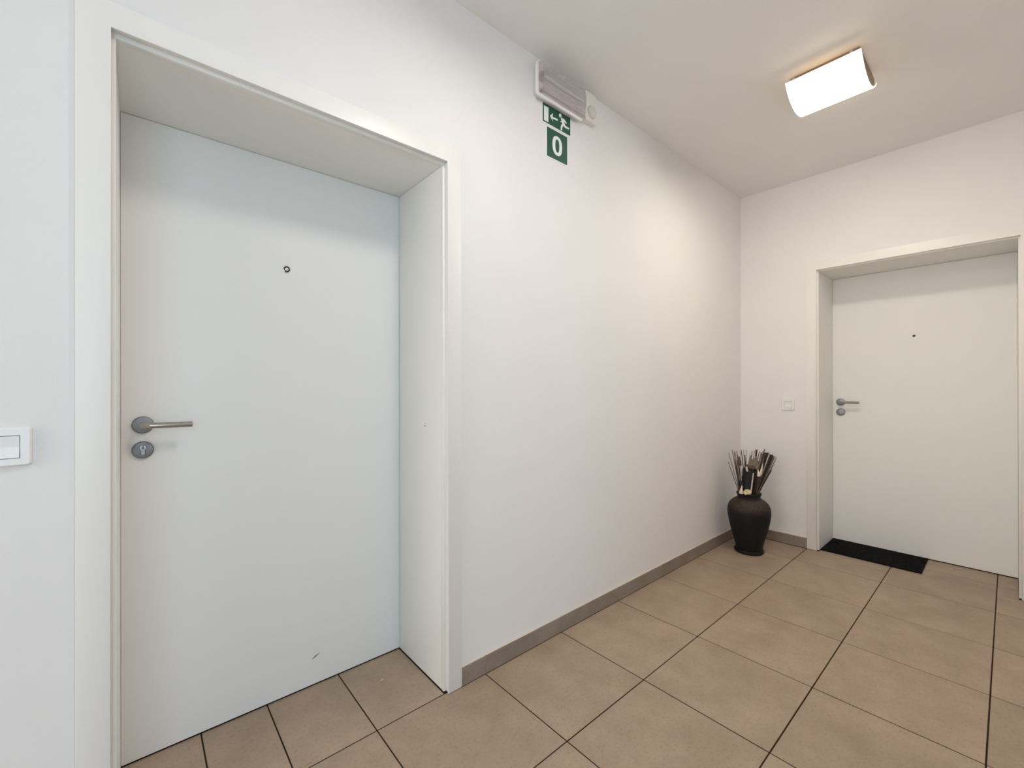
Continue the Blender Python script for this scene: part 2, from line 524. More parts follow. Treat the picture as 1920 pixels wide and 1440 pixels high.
# ---- skirting tiles
def skirting(name, label, along, a, b, plane, joints):
    root = thing(name, (a, plane, 0) if along == 'x' else (plane, a, 0), kind='structure', label=label)
    BH, BT = 0.0785, 0.0095
    js = [a] + [q for q in sorted(joints) if a + 0.01 < q < b - 0.01] + [b]
    for p, q in zip(js, js[1:]):
        bm = bmesh.new(); be = bmesh.new()
        if along == 'x':
            box(bm, p + 0.001, q - 0.001, plane - BT, plane, 0.003, BH - 0.004, bev=0.0008, seg=1)
            box(be, p + 0.001, q - 0.001, plane - BT + 0.0015, plane, BH - 0.004, BH, bev=0.0015, seg=1)
        else:
            box(bm, plane - BT, plane, p + 0.001, q - 0.001, 0.003, BH - 0.004, bev=0.0008, seg=1)
            box(be, plane - BT + 0.0015, plane, p + 0.001, q - 0.001, BH - 0.004, BH, bev=0.0015, seg=1)
        t = obj('skirting_tile', bm, M['skirt'], root, root.location)
        obj('skirting_edge', be, M['skirt_edge'], t, root.location)
    if along == 'x':
        obj('skirting_joint', bx(a, b, plane - 0.0085, plane, 0.0042, BH - 0.006), M['skirt_joint'], root, root.location)
        obj('skirting_seam', bx(a, b, plane - 0.0085, plane, 0.0, 0.0032), M['grout'], root, root.location)
    else:
        obj('skirting_joint', bx(plane - 0.0085, plane, a, b, 0.0042, BH - 0.006), M['skirt_joint'], root, root.location)
        obj('skirting_seam', bx(plane - 0.0085, plane, a, b, 0.0, 0.0032), M['grout'], root, root.location)
jx = [OX + i * P_TILE for i in range(-8, 8)]
jy = [OY - j * P_TILE for j in range(0, 9)]
skirting('baseboard_left', 'grey brown tiled skirting running from the nearer door to the corner', 'x', D1['xr'] + 0.06, L - 0.0095, D, jx)
skirting('baseboard_near', 'grey brown tiled skirting on the near side of the nearer door', 'x', XB, D1['xl'] - 0.06, D, jx)
skirting('baseboard_back', 'short grey brown tiled skirting behind the vase in the corner', 'y', D2['yl'] + 0.0605, D - 0.0095, L, jy)
skirting('baseboard_right', 'grey brown tiled skirting beyond the farther door', 'y', CY, D2['yr'] - 0.0605, L, jy)

# ------------------------------------------------------------------ doors
# A door is written in local coordinates: u along the wall (to the right seen from the hall), w into the wall, z up
def door(name, label, to, u0, u1, zt, depth, leaf_top, lever_u, lever_z, esc_z, peep, peep_r, scratch=None, mark=None, lens='chrome'):
    def B(bm, ua, ub, wa, wb, za, zb, **k):
        p, q = to(ua, wa), to(ub, wb)
        return box(bm, min(p[0], q[0]), max(p[0], q[0]), min(p[1], q[1]), max(p[1], q[1]), za, zb, **k)
    def P3(u, w, z):
        x, y = to(u, w)
        return Vector((x, y, z))
    base = P3((u0 + u1) / 2, 0, 0)
    root = thing(name, base, kind='structure', label=label)
    org = base
    CW, PR = 0.060, 0.0095     # casing width, how far it stands proud of the wall
    S = 0.0095                 # step between casing and lining
    def add(nm, bm, mt, par=None, **k):
        return obj(nm, bm, mt, par or root, org, **k)
    zl = zt - S - 0.0015
    # casings (outer architrave): two uprights and a head, with their return into the reveal
    bm = bmesh.new()                     # one U of three mitred boards, flush at the corners
    pl = [(u0 - CW, .003), (u0, .003), (u0, zt), (u1, zt), (u1, .003), (u1 + CW, .003), (u1 + CW, zt + CW), (u0 - CW, zt + CW)]
    prism(bm, [P3(a, -PR, b) for a, b in pl], P3(0, PR, 0) - P3(0, 0, 0))
    bmesh.ops.bevel(bm, geom=[e for e in bm.edges if all(abs((v.co - P3(0, -PR, 0)).dot(P3(0, 1, 0) - P3(0, 0, 0))) < 1e-5 for v in e.verts)],
                    offset=.0015, segments=2, affect='EDGES', profile=.5)
    add('casing', bm, M['frame'], smooth=True)
    bm = bmesh.new()                     # thin grey strip painting the joint shadow where casing meets plaster
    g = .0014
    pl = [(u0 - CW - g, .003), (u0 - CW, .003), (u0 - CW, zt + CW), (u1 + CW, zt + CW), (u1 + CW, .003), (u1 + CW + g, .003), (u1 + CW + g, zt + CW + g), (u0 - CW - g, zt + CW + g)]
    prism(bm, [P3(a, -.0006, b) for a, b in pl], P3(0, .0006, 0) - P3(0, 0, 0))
    add('joint_shade_line', bm, M['joint_shade'])
    # rebate strip set back behind the casing
    for ua, ub in ((u0 - 0.010, u0 + S), (u1 - S, u1 + 0.010)):
        bm = B(bmesh.new(), ua, ub, 0.012, 0.030, 0.004, zl + 0.004, bev=0.0012)
        add('rebate_strip', bm, M['seal'], smooth=True)
    add('rebate_strip', B(bmesh.new(), u0 - 0.010, u1 + 0.010, 0.0121, 0.030, zl, zt + 0.010, bev=0.0012), M['seal'], smooth=True)
    for ua, ub, za, zb in ((u0 - 0.0115, u0 - 0.002, 0.004, zt), (u1 + 0.002, u1 + 0.0115, 0.004, zt)):
        add('casing_return', B(bmesh.new(), ua, ub, -0.001, 0.0125, za, zb), M['frame'])
    add('casing_return', B(bmesh.new(), u0, u1, -0.001, 0.0125, zt + 0.002, zt + 0.0115), M['frame'])
    # lining of the reveal
    for ua, ub in ((u0 - 0.0115, u0 + S - 0.0012), (u1 - S + 0.0012, u1 + 0.0115)):
        l = add('jamb_lining', B(bmesh.new(), ua, ub, 0.030, depth + 0.05, 0.004, zl), M['lining'])
    add('head_lining', B(bmesh.new(), u0 - 0.0115, u1 + 0.0115, 0.030, depth + 0.05, zl + 0.0012, zt + 0.0115), M['lining'])
    # leaf with a dark gap all round, closed against a stop behind
    ul, ur = u0 + S - 0.0006, u1 - S + 0.0006
    add('door_gap', B(bmesh.new(), ul - 0.002, ur + 0.002, depth + 0.046, depth + 0.05, 0.0, zl), M['gap'])
    leaf = add('door_leaf', B(bmesh.new(), ul, ur, depth, depth + 0.044, 0.006, leaf_top, bev=0.0012, seg=1), M['door'])
    add('threshold_gap', B(bmesh.new(), ul, ur, depth + 0.003, depth + 0.045, 0.0004, 0.006), M['gap'])
    # ---- lever handle
    def disc(cu, cz, prof, n=40):
        bm = bmesh.new()
        rows = []
        for r, h in prof:
            rows.append([bm.verts.new(P3(cu + r * math.cos(2 * math.pi * k / n), depth - h, cz + r * math.sin(2 * math.pi * k / n))) for k in range(n)])
        for a, b in zip(rows, rows[1:]):
            for k in range(n):
                bm.faces.new((a[k], a[(k + 1) % n], b[(k + 1) % n], b[k]))
        bm.faces.new(rows[0]); bm.faces.new(rows[-1])
        return bm
    R = 0.0265
    hd = add('lever_handle', disc(lever_u, lever_z, [(R - 0.0012, 0.0045), (R - 0.0012, 0.0078), (R - 0.0028, 0.0088)]), M['rosette'], smooth=True, label='grey round rosette with steel lever')
    add('rosette_rim', disc(lever_u, lever_z, [(R, 0.0), (R, 0.0068), (R - 0.0010, 0.0075)]), M['rosette_edge'], hd, smooth=True)
    rb = 0.0092
    pts = [P3(lever_u, depth - 0.004, lever_z), P3(lever_u, depth - 0.036, lever_z)]
    cu, cw, rr = lever_u + 0.019, depth - 0.036, 0.019
    for k in range(1, 9):
        a = math.pi / 2 * k / 8
        pts.append(P3(cu - rr * math.cos(a), cw - rr * math.sin(a), lever_z))
    end = lever_u + 0.1225
    pts += [P3(end - 0.0015, depth - 0.055, lever_z - 0.001), P3(end, depth - 0.055, lever_z - 0.001)]
    add('lever', tube(bmesh.new(), pts, [rb] * (len(pts) - 1) + [rb - 0.0012], n=20), M['steel'], hd, smooth=True, label='brushed steel lever bar')
    # ---- cylinder escutcheon
    es = add('escutcheon', disc(lever_u, esc_z, [(R - 0.0012, 0.0045), (R - 0.0012, 0.0078), (R - 0.0028, 0.0088)]), M['rosette'], smooth=True, label='grey round cylinder escutcheon')
    add('rosette_rim', disc(lever_u, esc_z, [(R, 0.0), (R, 0.0068), (R - 0.0010, 0.0075)]), M['rosette_edge'], es, smooth=True)
    # keyway outline: dark slot around the profile cylinder
    def profile(r, hw, zb):
        out = []
        a0 = math.asin(min(1, hw / r))
        for k in range(17):
            a = -math.pi / 2 + a0 + (2 * math.pi - 2 * a0) * k / 16
            out.append((r * math.cos(a), r * math.sin(a)))
        out += [(-hw, zb), (hw, zb)]
        return out
    zc = esc_z + 0.0075
    nv = Vector(P3(0, -1, 0)) - Vector(P3(0, 0, 0))
    add('cylinder_slot', prism(bmesh.new(), [P3(lever_u + a, depth - 0.0086, zc + b) for a, b in profile(0.0094, 0.0062, -0.0225)], nv * 0.0006), M['rosette_edge'], es)
    add('lock_cylinder', prism(bmesh.new(), [P3(lever_u + a, depth - 0.0086, zc + b) for a, b in profile(0.0084, 0.0048, -0.0222)], nv * 0.0022), M['steel'], es)
    add('lock_plug', disc(lever_u, zc, [(0.0070, 0.0085), (0.0070, 0.0128), (0.0060, 0.0135)], 24), M['chrome'], es, smooth=True)
    add('keyhole', B(bmesh.new(), lever_u - 0.0012, lever_u + 0.0012, depth - 0.0137, depth - 0.0130, zc - 0.0035, zc + 0.0040), M['black'], es)
    # ---- door viewer
    pu, pz = peep
    pv = add('peephole', disc(pu, pz, [(peep_r, 0.0), (peep_r, 0.002), (peep_r * 0.86, 0.0032), (peep_r * 0.62, 0.0034)], 28), M['chrome'], smooth=True, label='small round door viewer')
    add('peephole_ring', disc(pu, pz, [(peep_r * 0.80, 0.003), (peep_r * 0.80, 0.0040), (peep_r * 0.58, 0.0042)], 28), M['black'], pv)
    add('peephole_lens', disc(pu, pz, [(peep_r * 0.50, 0.003), (peep_r * 0.46, 0.0052), (peep_r * 0.28, 0.0064)], 24), M[lens], pv, smooth=True)
    if scratch:
        (ua, za), (ub, zb) = scratch
        um, zm = (ua + ub) / 2 - 0.002, (za + zb) / 2 - 0.001
        pl = [(ua, za), (ua + 0.003, za), (um + 0.004, zm), (ub, zb), (um - 0.001, zm + 0.002)]
        add('scratch', prism(bmesh.new(), [P3(a, depth - 0.0002, b) for a, b in pl], nv * 0.0004), M['scuff'], leaf, label='short dark slanting scratch')
    if mark:
        wm, zm = mark
        uj = u1 - S + 0.0012
        mb = bmesh.new()
        pl = [(wm, zm), (wm + 0.010, zm - 0.0005), (wm + 0.011, zm - 0.0035), (wm + 0.001, zm - 0.0045)]
        un = Vector(P3(1, 0, 0)) - Vector(P3(0, 0, 0))
        prism(mb, [P3(uj, a, b) for a, b in pl], un * -0.0005)
        add('scuff', mb, M['scuff_light'], label='faint grey scuff')
    return root

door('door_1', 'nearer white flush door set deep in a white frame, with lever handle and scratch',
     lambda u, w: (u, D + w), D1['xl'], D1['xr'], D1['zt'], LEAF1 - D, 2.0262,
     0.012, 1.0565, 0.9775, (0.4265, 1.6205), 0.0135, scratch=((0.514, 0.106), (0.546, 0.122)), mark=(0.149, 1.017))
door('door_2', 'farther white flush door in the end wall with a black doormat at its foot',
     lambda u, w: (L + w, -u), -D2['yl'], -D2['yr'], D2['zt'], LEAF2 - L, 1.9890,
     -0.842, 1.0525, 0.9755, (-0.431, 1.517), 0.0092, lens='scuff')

# ------------------------------------------------------------------ rocker switches
def rocker(name, label, to, uc, zc, size):
    def P3(u, w, z):
        x, y = to(u, w)
        return Vector((x, y, z))
    root = thing(name, P3(uc, 0, zc), label=label, category='switch', group='light switches by the doors')
    n = Vector(P3(0, 1, 0)) - Vector(P3(0, 0, 0))
    s = size / 2
    def frame(levels):
        bm = bmesh.new(); rows = []
        for hw, r, h in levels:
            rows.append([bm.verts.new(P3(uc + a, h, zc + b)) for a, b in rrect(-hw, hw, -hw, hw, r)])
        k = len(rows[0])
        for a, b in zip(rows, rows[1:]):
            for i in range(k):
                bm.faces.new((a[i], a[(i + 1) % k], b[(i + 1) % k], b[i]))
        return bm
    w = s * 0.60
    obj('switch_frame', frame([(s, 0.006, 0.0), (s, 0.006, 0.0045), (s - 0.003, 0.005, 0.0085), (w, 0.0012, 0.0085), (w, 0.0012, 0.003)]), M['plastic'], root, root.location, smooth=True)
    hh = s * 0.56
    bm = bmesh.new()
    k = [P3(uc - w, 0.003, zc - w), P3(uc + w, 0.003, zc - w), P3(uc + w, 0.003, zc + w), P3(uc - w, 0.003, zc + w)]
    bm.faces.new([bm.verts.new(p) for p in k])
    obj('switch_gap', prism(bmesh.new(), k, n * 0.0006), M['switch_gap'], root, root.location)
    bm.free()
    q = w - 0.0013
    prof = [(-q, 0.0036), (-q, 0.0080), (0.0005, 0.0062), (q, 0.0100), (q, 0.0036)]
    # two sloping halves meeting on a crease: the rocker is pressed at its top
    bm = bmesh.new()
    prism(bm, [P3(uc - q, h, zc - z) for z, h in prof], P3(uc + q, 0, 0) - P3(uc - q, 0, 0))
    obj('switch_rocker', bm, M['plastic'], root, root.location)
    return root
rocker('light_switch', 'large white square rocker switch beside the nearer door', lambda u, w: (u, D - w), -0.2175, 1.0475, 0.083)
rocker('light_switch', 'small looking white square switch between corner and farther door', lambda u, w: (L - w, -u), -1.0795, 1.036, 0.083)

# ------------------------------------------------------------------ emergency light, motion sensor and signs on the left wall
W = D
em = thing('emergency_light', (1.51, W, 2.49), label='clear ribbed emergency bulkhead light high on the wall above the green exit sign', category='emergency light')
def loops(levels, nm, mat, parent, org, **k):
    bm = bmesh.new(); rows = []
    for x0, x1, z0, z1, r, y in levels:
        rows.append([bm.verts.new((a, y, b)) for a, b in rrect(x0, x1, z0, z1, r)])
    n = len(rows[0])
    for a, b in zip(rows, rows[1:]):
        for i in range(n):
            bm.faces.new((a[i], a[(i + 1) % n], b[(i + 1) % n], b[i]))
    if k.pop('cap', True):
        bm.faces.new(rows[0]); bm.faces.new(rows[-1])
    return obj(nm, bm, mat, parent, org, smooth=True, **k)
X0, X1, Z0, Z1 = 1.350, 1.668, 2.486, 2.640
loops([(X0 + .004, X1 - .004, Z0 + .004, Z1 - .004, .02, W), (X0 + .001, X1 - .001, Z0 + .001, Z1 - .001, .02, W - .023)], 'housing', M['plastic_grey'], em, em.location)
loops([(X0 - .002, X1 + .002, Z0 - .002, Z1 + .002, .022, W - .022), (X0 - .002, X1 + .002, Z0 - .002, Z1 + .002, .022, W - .030), (X0 + .001, X1 - .001, Z0 + .001, Z1 - .001, .02, W - .032)], 'flange', M['plastic'], em, em.location)
# reflector tray and the lamp behind the clear cover
rf = bmesh.new()
prism(rf, [(X0 + .03, W - .033, Z0 + .022), (X0 + .03, W - .033, Z1 - .022), (X0 + .03, W - .037, Z1 - .022), (X0 + .03, W - .041, (Z0 + Z1) / 2 + .02), (X0 + .03, W - .041, (Z0 + Z1) / 2 - .02), (X0 + .03, W - .037, Z0 + .022)], (X1 - X0 - .045, 0, 0))
obj('reflector', rf, M['reflector'], em, em.location)
tb = obj('lamp_tube', tube(bmesh.new(), [(X0 + .03, W - .049, 2.567), (X1 - .03, W - .049, 2.567)], .0065, n=14), M['tube'], em, em.location, smooth=True)
obj('lamp_holder', bx(X0 + .0125, X0 + .030, W - .050, W - .032, 2.548, 2.586, bev=.002), M['pcb'], em, em.location)
obj('lamp_holder', bx(X0 + .0125, X0 + .027, W - .044, W - .032, 2.500, 2.514, bev=.002), M['pcb'], em, em.location)
# ribbed clear cover
cv = bmesh.new()
cx0, cx1, cz0, cz1 = X0 + .009, X1 - .009, Z0 + .010, Z1 - .010
sec = []
N = 36
for k in range(N + 1):
    t = k / N
    z = cz0 + .006 + (cz1 - cz0 - .012) * t
    bow = .0075 * (1 - (2 * t - 1) ** 2)
    sec.append((W - .0535 - bow - (.0007 if k % 2 else 0), z))
sec = [(W - .031, cz0)] + [(W - .047, cz0 + .0015)] + sec + [(W - .047, cz1 - .0015)] + [(W - .031, cz1)]
ra = [cv.verts.new((cx0 + (.003 if 1 < i < len(sec) - 2 else 0), y, z)) for i, (y, z) in enumerate(sec)]
rb_ = [cv.verts.new((cx1 - (.003 if 1 < i < len(sec) - 2 else 0), y, z)) for i, (y, z) in enumerate(sec)]
for i in range(len(sec) - 1):
    cv.faces.new((ra[i], ra[i + 1], rb_[i + 1], rb_[i]))
cv.faces.new(ra); cv.faces.new(rb_)
obj('diffuser', cv, M['diffuser'], em, em.location, label='clear ribbed plastic cover')
for sx, sz in ((cx0 + .014, cz0 + .014), (cx1 - .014, cz0 + .030), ((cx0 + cx1) / 2 - .02, cz1 - .016)):
    s_ = lathe(bmesh.new(), [(.0042, 0), (.0042, -.004), (.003, -.0055)], (sx, W - .0555, sz), 'y', 14)
    obj('cover_screw', s_, M['chrome'], em, em.location, smooth=True)

ms = thing('motion_sensor', (1.731, W, 2.51), label='flat cream motion sensor box with round dome beside the emergency light', category='sensor')
obj('sensor_box', bx(1.689, 1.773, W - .029, W, 2.509, 2.655, bev=.0018), M['sensor'], ms, ms.location)
obj('sensor_dome', lathe(bmesh.new(), [(.0325, 0), (.0318, -.004), (.027, -.0095), (.018, -.0135), (.008, -.0155)], (1.736, W - .0285, 2.560), 'y', 36), M['dome'], ms, ms.location, smooth=True)

def plate(root, x0, x1, z0, z1, border):
    obj('sign_border', prism(bmesh.new(), [(a, W - .0002, b) for a, b in rrect(x0 - border, x1 + border, z0 - border, z1 + border, .003, 3)], (0, -.0016, 0)), M['print'], root, root.location)
    obj('sign_face', prism(bmesh.new(), [(a, W - .0017, b) for a, b in rrect(x0, x1, z0, z1, .002, 3)], (0, -.0004, 0)), M['green'], root, root.location)
def wall_pts(pts, y):
    """points traced on the sign, as (right, up) in metres from the sign's lower corner"""
    return [(a, y, b) for a, b in pts]
es = thing('exit_sign', (1.51, W, 2.4465), label='green emergency exit sign with running figure, arrow and doorway', category='sign')
plate(es, 1.4140, 1.6050, 2.4030, 2.4905, .0045)
FIG = [('door_symbol', [(1.422, 2.477), (1.452, 2.479), (1.451, 2.41), (1.422, 2.409)]), ('arrow', [(1.461, 2.444), (1.483, 2.466), (1.478, 2.447), (1.516, 2.45), (1.514, 2.441), (1.477, 2.438), (1.482, 2.425)]), ('running_figure', [(1.541, 2.468), (1.548, 2.467), (1.56, 2.468), (1.569, 2.463), (1.579, 2.456), (1.575, 2.452), (1.567, 2.452), (1.561, 2.455), (1.56, 2.451), (1.564, 2.447), (1.567, 2.441), (1.578, 2.439), (1.596, 2.439), (1.596, 2.432), (1.584, 2.43), (1.569, 2.429), (1.56, 2.431), (1.555, 2.433), (1.549, 2.427), (1.546, 2.419), (1.546, 2.407), (1.535, 2.406), (1.535, 2.417), (1.537, 2.428), (1.542, 2.436), (1.547, 2.443), (1.543, 2.446), (1.535, 2.444), (1.531, 2.446), (1.535, 2.449), (1.539, 2.45), (1.541, 2.456), (1.536, 2.46)]), ('figure_head', [(1.541, 2.477), (1.541, 2.473), (1.539, 2.47), (1.536, 2.467), (1.533, 2.465), (1.529, 2.465), (1.526, 2.466), (1.524, 2.468), (1.523, 2.471), (1.523, 2.475), (1.524, 2.478), (1.526, 2.481), (1.529, 2.483), (1.533, 2.484), (1.536, 2.484), (1.539, 2.483), (1.541, 2.48)])]
for nm, pts in FIG:
    obj(nm, prism(bmesh.new(), [(a, W - .00205, b) for a, b in pts], (0, -.0004, 0)), M['print'], es, es.location)
fs = thing('floor_number_sign', (1.5135, W, 2.325), label='square green sign with white number 0 under the exit sign', category='sign')
plate(fs, 1.4415, 1.5820, 2.2515, 2.3880, .0052)
zo, zi = [], []
for k in range(40):
    a = 2 * math.pi * k / 40
    e = lambda c, n: math.copysign(abs(c) ** (2 / n), c)
    zo.append((1.5115 + 0.0335 * e(math.cos(a), 2.3), W - .00205, 2.3200 + 0.0460 * e(math.sin(a), 2.3)))
    zi.append((1.5115 + 0.0140 * e(math.cos(a), 2.5), W - .00205, 2.3200 + 0.0310 * e(math.sin(a), 2.5)))
obj('digit', ring(bmesh.new(), zo, zi, (0, -.0004, 0)), M['print'], fs, fs.location, label='white digit zero')

# ------------------------------------------------------------------ ceiling lamp
# glass trough: arc through the two rims and the bottom, 5 mm thick
def arc(xa, xb, zr, zb, n=28):
    w = (xb - xa) / 2; s = zr - zb
    R_ = (w * w + s * s) / (2 * s)
    cx, cz = (xa + xb) / 2, zb + R_
    a0 = math.asin(w / R_)
    return [(cx + R_ * math.sin(-a0 + 2 * a0 * k / n), cz - R_ * math.cos(-a0 + 2 * a0 * k / n)) for k in range(n + 1)]
YA, YZ = 0.420, 0.712
def ceiling_lamp(LX, label, glass):
    cl = thing('ceiling_lamp', (LX, 0.566, H), label=label, category='lamp', group='corridor ceiling lamps')
    obj('mounting_tray', bx(LX - .128, LX + .128, YA + .012, YZ - .012, 2.645, H, bev=.002), M['tray'], cl, cl.location)
    ou = arc(LX - .168, LX + .168, 2.641, 2.567)
    inn = arc(LX - .163, LX + .163, 2.6435, 2.572)
    gb = bmesh.new()
    prism(gb, [(x, YA, z) for x, z in ou], (0, YZ - YA, 0))
    for f in [f for f in gb.faces if len(f.verts) > 4 or all(abs(v.co.z - ou[0][1]) < 1e-4 for v in f.verts)]:
        gb.faces.remove(f)
    ib = bmesh.new()
    prism(ib, [(x, YA + .0005, z) for x, z in inn], (0, YZ - YA - .001, 0))
    for f in [f for f in ib.faces if len(f.verts) > 4 or all(abs(v.co.z - inn[0][1]) < 1e-4 for v in f.verts)]:
        ib.faces.remove(f)
    eb = bmesh.new()     # the glass's cut edges: its two ends and its two rims
    for y in (YA, YZ):
        va = [eb.verts.new((x, y, z)) for x, z in ou]; vb = [eb.verts.new((x, y, z)) for x, z in inn]
        for i in range(len(ou) - 1):
            eb.faces.new((va[i], va[i + 1], vb[i + 1], vb[i]))
    for k in (0, -1):
        eb.faces.new([eb.verts.new(p) for p in ((ou[k][0], YA, ou[k][1]), (ou[k][0], YZ, ou[k][1]), (inn[k][0], YZ, inn[k][1]), (inn[k][0], YA, inn[k][1]))])
    obj('glass_edge', eb, M['glass_edge'], cl, cl.location)
    obj('glass_inside', ib, M['opal_inner'], cl, cl.location, smooth=True)
    obj('glass_shade', gb, glass, cl, cl.location, smooth=True, label='curved opal glass shade, lit')
    for y in (YA + .004, YZ - .006):
        ep = [(x, y, z + .003) for x, z in inn if LX - .14 < x < LX + .14]
        pl = ep + [(LX + .132, y, 2.648), (LX - .132, y, 2.648)]
        obj('end_plate', prism(bmesh.new(), pl, (0, .002, 0)), M['tray'], cl, cl.location)
    obj('bulb', tube(bmesh.new(), [(LX, .50, 2.612), (LX, .64, 2.612)], .006, n=12), M['bulb'], cl, cl.location)
    for x in (LX - .166, LX + .160):
        for y in (YA + .035, YZ - .035):
            obj('glass_clip', bx(x - .003, x + .009, y - .006, y + .006, 2.640, 2.649, bev=.001), M['chrome'], cl, cl.location)
ceiling_lamp(2.54, 'lit rectangular ceiling lamp with curved warm white glass shade', M['glass_lit'])
ceiling_lamp(LAMP2_X, 'second lit ceiling lamp of the corridor, overhead and out of the view', M['glass_lit_2'])

# ------------------------------------------------------------------ doormat
mt = obj('doormat', bx(3.688, 4.028, .362, .888, .0006, .0095, bev=.002), M['mat'], None, (3.858, .625, 0),
         label='narrow black bristle doormat lying in the farther doorway', category='doormat')
mr_ = bmesh.new()
for k in range(1500):
    x, y = random.uniform(3.692, 4.024), random.uniform(.366, .884)
    s_ = .0032; h = random.uniform(.002, .0045)
    a = random.uniform(0, 6.28)
    v = [mr_.verts.new((x + s_ * math.cos(a + q * 2.094), y + s_ * math.sin(a + q * 2.094), .0093)) for q in range(3)]
    t = mr_.verts.new((x + random.uniform(-.002, .002), y + random.uniform(-.002, .002), .0095 + h))
    for q in range(3):
        mr_.faces.new((v[q], v[(q + 1) % 3], t))
obj('bristles', mr_, M['mat'], mt, (3.858, .625, 0), kind='stuff')

# a crumb on the tiles of the nearer doorway
cr = bmesh.new()
bmesh.ops.create_icosphere(cr, subdivisions=2, radius=.006)
for v in cr.verts:
    v.co = Vector((v.co.x * 1.0, v.co.y * .7, v.co.z * .45)) * random.uniform(.75, 1.2)
bmesh.ops.translate(cr, verts=cr.verts, vec=(.737, 1.647, .0022))
obj('crumb', cr, M['crumb'], None, (.737, 1.647, 0), label='tiny yellow crumb on the tiles inside the nearer doorway', category='crumb')

# ------------------------------------------------------------------ vase in the corner
VX, VY = 3.28, 1.216
va = thing('floor_vase', (VX, VY, 0), label='tall dark clay floor vase with brown shoulder standing in the corner', category='vase')
body = [(.080, .022), (.086, .045), (.093, .075), (.105, .12), (.116, .156), (.127, .207), (.1355, .257), (.1375, .285), (.1345, .315), (.122, .345), (.098, .368), (.078, .380)]
def smooth_profile(p, k=5):
    out = []
    for i in range(len(p) - 1):
        a, b, c, d = p[max(i - 1, 0)], p[i], p[i + 1], p[min(i + 2, len(p) - 1)]
        for j in range(k):
            t = j / k
            out.append(tuple(.5 * (2 * b[m] + (c[m] - a[m]) * t + (2 * a[m] - 5 * b[m] + 4 * c[m] - d[m]) * t * t + (3 * b[m] - a[m] - 3 * c[m] + d[m]) * t ** 3) for m in (0, 1)))
    return out + [p[-1]]
body = smooth_profile(body)
inner = [(.070, .380), (.090, .362), (.112, .338), (.124, .300), (.112, .20), (.090, .10), (.070, .04), (.002, .036)]
obj('vase_body', lathe(bmesh.new(), body + inner, (VX, VY, 0), 'z', 56), M['vase'], va, va.location, smooth=True)
obj('vase_foot', lathe(bmesh.new(), [(.086, .0005), (.0925, .006), (.0945, .014), (.0915, .022), (.084, .026)], (VX, VY, 0), 'z', 56), M['vase_dark'], va, va.location, smooth=True)
obj('vase_rim', lathe(bmesh.new(), [(.077, .378), (.0735, .386), (.0725, .396), (.0745, .404), (.0785, .409), (.0795, .414), (.0775, .419), (.0725, .420), (.069, .416), (.067, .405), (.068, .380)], (VX, VY, 0), 'z', 56, cap=False), M['vase_dark'], va, va.location, smooth=True, label='flared dark rim and neck')

# everything standing in the vase; positions: s = to the right seen from the hall, t = away from the viewer, z = height
RS, RT = Vector((_r.x, _r.y, 0)).normalized(), Vector((_f.x, _f.y, 0)).normalized()
def V(s, t, z):
    return Vector((VX, VY, 0)) + RS * s + RT * t + Vector((0, 0, z))
def px(u, v, t):
    """height and sideways offset seen at a point of the arrangement, t metres behind the vase axis"""
    ray = _f + _r * ((u - 960) / FPX) - _u * ((v - 723.45) / FPX)
    d = Vector((VX, VY, 0)).dot(RT) + t
    p = ray * (d / ray.dot(RT)) + Vector((0, 0, CAMH))
    q = p - Vector((VX, VY, 0))
    return q.dot(RS), p.z
STICKS = [  # crop point of the tip, crop x at the neck, radius, material
    (2, 470, 262, .0024, 'stick_mid'), (14, 245, 300, .0026, 'stick_light'), (100, 175, 310, .0028, 'stick_mid'), (150, 232, 285, .0036, 'stick_mid'),
    (172, 205, 330, .0022, 'stick_light'), (212, 205, 345, .0026, 'stick_mid'), (292, 200, 360, .0022, 'stick_light'), (325, 175, 480, .0036, 'stick_dark'),
    (388, 178, 440, .0022, 'stick_mid'), (448, 165, 470, .0022, 'stick_mid'), (415, 300, 500, .0040, 'stick_dark'), (592, 205, 470, .0030, 'stick_mid'), (560, 310, 640, .0032, 'stick_dark'), (540, 240, 420, .0014, 'stick_light'),
    (655, 190, 690, .0024, 'stick_mid'), (702, 172, 650, .0062, 'stick_dark'), (770, 220, 610, .0032, 'stick_dark'), (842, 222, 620, .0042, 'stick_light'),
    (898, 165, 640, .0044, 'stick_dark'), (860, 300, 680, .0075, 'stick_light'), (925, 245, 690, .0105, 'stick_mid'), (985, 250, 715, .0080, 'stick_mid'), (1003, 232, 720, .0024, 'stick_light'),
    (1080, 298, 735, .0090, 'stick_dark'), (1128, 338, 745, .0050, 'stick_mid'), (1160, 325, 740, .0020, 'stick_light'), (1188, 355, 750, .0034, 'stick_light'), (1190, 420, 755, .0018, 'stick_light'), (1072, 672, 760, .0034, 'stick_dark'),
    (815, 250, 655, .0030, 'stick_dark'), (955, 262, 700, .0042, 'stick_dark'), (1035, 285, 728, .0040, 'stick_mid'), (1108, 318, 742, .0030, 'stick_dark'), (1150, 350, 748, .0028, 'stick_mid'), (685, 300, 668, .0030, 'stick_mid'), (235, 290, 332, .0024, 'stick_dark'),
]
CX0, CY0, CSC = 1365.0, 830.0, 13.09
grp = 'dried sticks in the vase'
def clampn(s, t, z, r=.058):
    q = math.hypot(s, t)
    k = min(1.0, r / max(q, 1e-6))
    return V(s * k, t * k, z)
rnd = random.Random(3)
names = {'stick_dark': 'black', 'stick_mid': 'brown', 'stick_light': 'pale grey brown'}
LV = [.36 + .036 * q for q in range(11)]
